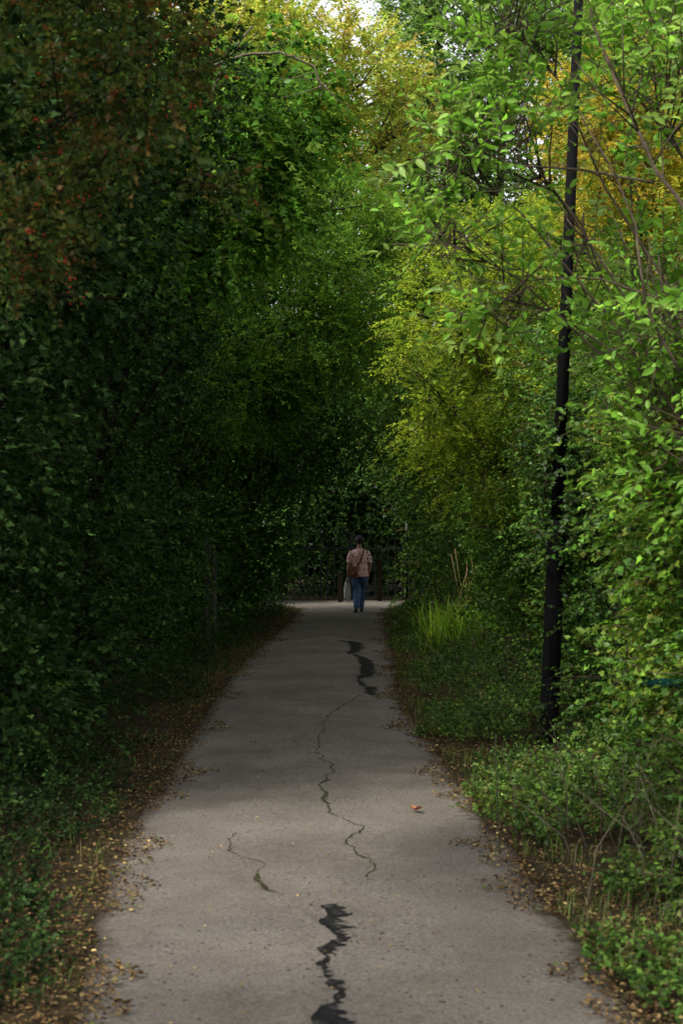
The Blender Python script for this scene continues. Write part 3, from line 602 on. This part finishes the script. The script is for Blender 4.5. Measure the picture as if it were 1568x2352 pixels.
# ------------------------------------------------------------------ end fence, bollards, marker
FY=40.2
fen=empty('palisade_fence',(.2,FY,0),'dark grey palisade fence closing the far end of the path','fence')
for i in range(26):
    x=-2.1+i*.19; hh=1.78+.02*math.sin(i*1.7)
    g=Geo(); g.box((x,FY,hh/2+.03),(.045,.015,hh))
    for v in g.v:
        if v.z>hh: v.x=x+(v.x-x)*.3
    g.build('paling',M_fence,fen,loc=fen.location,smooth=False)
for z in (.35,1.45):
    g=Geo(); g.box((.28,FY+.03,z),(5.0,.04,.05)); g.build('rail',M_fence,fen,loc=fen.location,smooth=False)
for x in (-2.2,.28,2.75):
    g=Geo(); g.box((x,FY+.10,.95),(.09,.09,1.9)); g.build('post',M_fence,fen,loc=fen.location,smooth=False)
def bollard(px,py,hh,w,lab):
    x,y=G(px,py); r=empty('bollard',(x,y,0),lab,'bollard','wooden bollards at the path end')
    g=Geo(); g.box((x,y,hh/2),(w,w,hh)); g.build('shaft',M_wood,r,loc=r.location,bevel=.012,smooth=False)
    g=Geo(); g.tube([(x,y,hh-.001),(x,y,hh+.05)],[w*.66,w*.2],4); g.build('cap',M_wood,r,loc=r.location,smooth=False)
bollard(782,1385,.8,.13,'shorter dark wooden bollard left of the walker')
bollard(871,1382,1.15,.13,'taller dark wooden bollard right of the walker')
mx,my=G(934,1398)
r=empty('marker_post',(mx,my,0),'thin dark marker post with a white tip beside the right hedge','marker post')
g=Geo(); g.tube([(mx,my,0),(mx,my,1.92)],[.03,.03],10); g.build('shaft',M_post,r,loc=r.location)
g=Geo(); g.tube([(mx,my,1.91),(mx,my,2.12),(mx,my,2.14)],[.035,.035,.02],10); g.build('tip',M_white,r,loc=r.location)

# ------------------------------------------------------------------ curled dead leaf, netting
x,y=G(955,1872)
D=np.array([[1,.3,.1],[-.7,.6,.25],[.4,-.8,.3]]); V,Fc,C=make_leaves(np.array([[x-.02,y,.03],[x,y,.032],[x,y,.03]]),D,np.array([[0,.4,1.],[.3,0,1],[-.3,.3,1]]),np.array([.065,.06,.055]),np.array([[.26,.10,.05],[.34,.16,.08],[.20,.08,.04]]),T_curl,.9)
tag(mesh_np('curled_leaf',V,Fc,M_dead,None,C),'single large curled brown leaf lying on the right half of the path','leaf')
g=Geo(); R=random.Random(5); c=W(1520,1568,7.9)
pts=[]
for i in range(40):
    pts.append(c+Vector((.10*math.sin(i*1.9)+R.gauss(0,.02),.08*math.sin(i*1.3),.025*math.sin(i*2.7)+R.gauss(0,.01))))
g.tube(pts,.0016,4)
tag(g.build('netting_scrap',M_teal,None,loc=c),'scrap of teal netting caught in the hedge at the right edge','netting')

# ------------------------------------------------------------------ person
wx,wy=G(825,1409); WL=Vector((wx,wy,.024))
person=empty('person',WL,'person walking away in a patterned pink shirt, blue jeans and dark shoes','person')
def hand(g,w,side,curl):
    p=Vector(w); g.tube([p+Vector((0,0,.01)),p+Vector((0,.004,-.03)),p+Vector((0,.006,-.075)),p+Vector((0,.006,-.09))],[(.02,.026),(.017,.038),(.015,.042),(.011,.038)],12)
    for k,(oy,L) in enumerate(((.033,.072),(.011,.08),(-.011,.075),(-.032,.06))):
        a=p+Vector((0,.006+oy,-.082)); q=[a+Vector((0,0,.02)),a]; an=.15
        for s,f in enumerate((.45,.32,.26)):
            an+=curl*(.5+.3*s); q.append(q[-1]+Vector((-side*math.sin(an)*L*f,.002,-math.cos(an)*L*f)))
        g.tube(q,[.009,.0088,.0082,.0076,.006],8)
    a=p+Vector((-side*.004,.032,-.03)); g.tube([a+Vector((0,-.012,.01)),a+Vector((-side*.006,.018,-.022)),a+Vector((-side*.014,.028,-.048)),a+Vector((-side*.024,.028,-.066))],[.012,.011,.0095,.007],8)
g=Geo()
g.tube([(0,0,.84),(0,0,.92),(0,.0,1.06),(0,.005,1.2),(0,0,1.32),(0,-.005,1.40),(0,-.008,1.45),(0,0,1.49),(0,.008,1.56)],[(.12,.09),(.16,.105),(.135,.095),(.15,.105),(.17,.105),(.165,.08),(.09,.06),(.056,.056),(.052,.055)],20)
g.ball((0,.018,1.645),(.074,.092,.108),18,14); g.ball((0,.055,1.59),(.05,.05,.05),12,8)
g.tube([(0,.105,1.665),(0,.122,1.64),(0,.128,1.625),(0,.108,1.615)],[.008,.011,.014,.01],8)
g.tube([(-.02,.098,1.59),(0,.107,1.59),(.02,.098,1.59)],[.005,.008,.005],8)
for s in (-1,1):
    g.ball((s*.077,.01,1.64),(.011,.02,.03),8,8); g.ball((s*.03,.098,1.655),(.013,.008,.007),8,6)
# mid-stride: left foot trailing with raised heel, right foot planted ahead
LEGS=((-1,(-.08,.02,.50),(-.075,-.22,.145)),(1,(.075,.20,.52),(.045,.30,.10)))
for s,kn,an in LEGS:
    g.tube([(s*.085,0,.90),(s*.088,.02,.75),Vector(kn)+Vector((0,0,.04)),kn,(kn[0]*.5+an[0]*.5,kn[1]*.5+an[1]*.5-.02,.33),an,(an[0],an[1]+.01,an[2]-.05)],[.085,.078,.056,.054,.053,.036,.038],14)
    g.tube([(an[0],an[1]-.05,an[2]-.055),(an[0],an[1],an[2]-.05),(an[0]+s*.01,an[1]+.09,.035),(an[0]+s*.015,an[1]+.16,.025)],[.03,.038,.035,.02],10)
RW=(.215,.085,.885); LW=(-.262,.02,.875)
g.tube([(.13,0,1.40),(.185,-.005,1.385),(.215,-.02,1.27),(.252,-.03,1.13),(.245,.01,1.03),RW,(.214,.087,.875)],[.05,.052,.045,.037,.037,.025,.024],12)
g.tube([(-.13,0,1.40),(-.185,-.005,1.385),(-.215,-.02,1.27),(-.24,-.03,1.13),(-.252,-.01,1.02),LW,(-.262,.02,.865)],[.05,.052,.045,.037,.037,.025,.024],12)
hand(g,RW,1,.55); hand(g,LW,-1,1.25)
g.build('body',M_skin,person,remesh=.0045,sm=2,local=True)
def wob(g0,amp,f,seed):
    for v in g0.v:
        n=noise.noise_vector(Vector((v.x*f,v.y*f,v.z*f*.6+seed))); v+=n*amp
g=Geo()
g.tube([(0,.0,.825),(0,0,.84),(0,0,.93),(0,0,1.06),(0,0,1.2),(0,-.003,1.32),(0,-.006,1.40),(0,-.008,1.45),(0,-.004,1.485)],[(.195,.145),(.212,.16),(.204,.15),(.195,.138),(.192,.135),(.196,.13),(.176,.1),(.11,.075),(.068,.064)],26)
for s in (-1,1):
    g.tube([(s*.12,-.003,1.40),(s*.185,-.006,1.385),(s*.218,-.018,1.28),(s*.240,-.026,1.155),(s*.242,-.027,1.145)],[.055,.064,.066,.072,.068],16)
wob(g,.020,9,3)
g.build('shirt',M_shirt,person,remesh=.008,sm=2,local=True)
g=Geo()
g.tube([(0,0,.99),(0,0,.92),(0,0,.86),(0,0,.82)],[(.165,.115),(.172,.125),(.165,.122),(.13,.1)],22)
for s,kn,an in LEGS:
    g.tube([(s*.085,0,.90),(s*.09,.02,.75),Vector(kn)+Vector((0,0,.05)),kn,(kn[0]*.5+an[0]*.5,kn[1]*.5+an[1]*.5-.02,.32),(an[0],an[1]-.005,an[2]+.02),(an[0],an[1],an[2]-.025)],[.096,.092,.076,.073,.069,.064,.068],16)
wob(g,.012,12,8)
g.build('jeans',M_jeans,person,remesh=.008,sm=2,local=True)
for s,kn,an in LEGS:
    lift_=an[2]-.10
    g=Geo(); g.tube([(an[0],an[1]-.085,.045+lift_),(an[0],an[1]-.05,.055+lift_),(an[0],an[1],.06+lift_*.85),(an[0]+s*.008,an[1]+.08,.048+lift_*.3),(an[0]+s*.014,an[1]+.15,.038),(an[0]+s*.015,an[1]+.195,.03)],[(.022,.025),(.042,.042),(.046,.052),(.046,.036),(.046,.028),(.02,.015)],14)
    sh=g.build('shoe',M_shoe,person,remesh=.006,sm=2,local=True)
    g=Geo(); g.tube([(an[0],an[1]-.09,.012+lift_),(an[0],an[1]-.06,.012+lift_),(an[0]+s*.006,an[1]+.05,.012+lift_*.4),(an[0]+s*.014,an[1]+.15,.012),(an[0]+s*.015,an[1]+.2,.012)],[(.025,.011),(.044,.012),(.045,.012),(.05,.012),(.025,.01)],12)
    g.build('sole',M_sole,sh,local=True)
g=Geo(); R=random.Random(3)
g.ball((0,-.002,1.665),(.083,.092,.105),16,12)
for i in range(330):
    d=Vector((R.gauss(0,1),R.gauss(0,1),R.gauss(0,1))).normalized()
    if (d.y>.25 and d.z<.45) or d.z<-.55: continue
    c=Vector((0,.0,1.668))+Vector((d.x*.09,d.y*.098,d.z*.108)); g.ball(c,R.uniform(.012,.021),6,5)
g.build('hair',M_hair,person,remesh=.006,sm=1,local=True)
sat=empty('satchel',WL+Vector((-.15,-.18,.93)),'brown leather satchel hanging at the walker\'s left hip on a shoulder strap','bag')
rot=Matrix.Rotation(.12,3,'Y')
g=Geo(); g.box((0,0,0),(.24,.085,.25),rot); g.build('body',M_leather,sat,bevel=.02,local=True)
g=Geo(); g.box((-.004,-.051,.045),(.246,.016,.165),rot); g.box((0,0,.133),(.246,.10,.014),rot); g.build('flap',M_leather,sat,bevel=.005,local=True)
g=Geo(); g.box((-.01,-.064,-.03),(.03,.01,.035),rot); g.build('buckle',M_brass,sat,bevel=.003,local=True)
g=Geo()
def sp(x,y,z): return Vector((x+.15,y+.18,z-.93))
g.tube([sp(-.05,-.17,1.05),sp(.0,-.168,1.15),sp(.055,-.162,1.27),sp(.09,-.140,1.37),sp(.105,-.07,1.462),sp(.10,.0,1.482),sp(.09,.08,1.447),sp(.05,.147,1.33),sp(-.03,.167,1.2),sp(-.12,.162,1.08),sp(-.22,.07,1.0),sp(-.25,-.06,.99),sp(-.25,-.15,1.02)],[(.018,.005)]*13,8)
g.build('strap',M_leather,sat,local=True)
cb=Vector((wx-.262-.012,wy+.02,.024+.74))
cbo=empty('carrier_bag',cb,'pale thin plastic carrier bag hanging from the walker\'s left hand','bag')
g=Geo(); g.tube([(0,0,-.46),(0,0,-.45),(0,0,-.36),(0,0,-.22),(0,0,-.10),(0,0,-.05)],[(.03,.03),(.075,.055),(.088,.062),(.082,.055),(.07,.035),(.055,.02)],24)
wob(g,.02,16,4); g.build('bag_body',M_bagp,cbo,remesh=.006,sm=1,local=True)
for s in (-1,1):
    g=Geo(); g.tube([(-.045,s*.014,-.07),(-.028,s*.012,.0),(-.006,s*.008,.062),(.012,s*.008,.062),(.03,s*.012,.0),(.048,s*.014,-.07)],[(.012,.003)]*6,6); g.build('handle',M_bagp,cbo,local=True)

# ------------------------------------------------------------------ light, sky, camera
w=bpy.data.worlds.new('World'); scene.world=w; w.use_nodes=True; nt=w.node_tree; nt.nodes.clear()
sd=Vector((-1,-.75,1.5)).normalized()
sky=nt.nodes.new('ShaderNodeTexSky'); sky.sky_type='NISHITA'; sky.sun_disc=False
sky.sun_elevation=math.asin(sd.z); sky.sun_rotation=math.atan2(sd.x,sd.y); sky.dust_density=3; sky.air_density=1
hs=nt.nodes.new('ShaderNodeHueSaturation'); hs.inputs['Saturation'].default_value=.12; hs.inputs['Value'].default_value=2.3
bg=nt.nodes.new('ShaderNodeBackground'); bg.inputs['Strength'].default_value=.15
wo=nt.nodes.new('ShaderNodeOutputWorld')
nt.links.new(sky.outputs[0],hs.inputs['Color']); nt.links.new(hs.outputs[0],bg.inputs[0]); nt.links.new(bg.outputs[0],wo.inputs[0])
ld=bpy.data.lights.new('sun','SUN'); ld.energy=5; ld.angle=math.radians(5); ld.color=(1,.93,.80)
lo=bpy.data.objects.new('sun',ld); col.objects.link(lo); lo.rotation_euler=(-sd).to_track_quat('-Z','Y').to_euler(); lo.location=sd*60
cam=bpy.data.cameras.new('camera'); co=bpy.data.objects.new('camera',cam); col.objects.link(co)
co.location=(0,0,H); co.rotation_euler=(math.radians(90),0,0)
cam.sensor_fit='VERTICAL'; cam.sensor_height=36; cam.sensor_width=24; cam.lens=F/2352*36; cam.shift_y=59/2352
cam.clip_end=2000; cam.dof.use_dof=True; cam.dof.focus_distance=26; cam.dof.aperture_fstop=4.5
scene.camera=co
scene.view_settings.view_transform='Standard'; scene.view_settings.look='None'; scene.view_settings.exposure=0
print('LEAF TRIS',LEAFN)
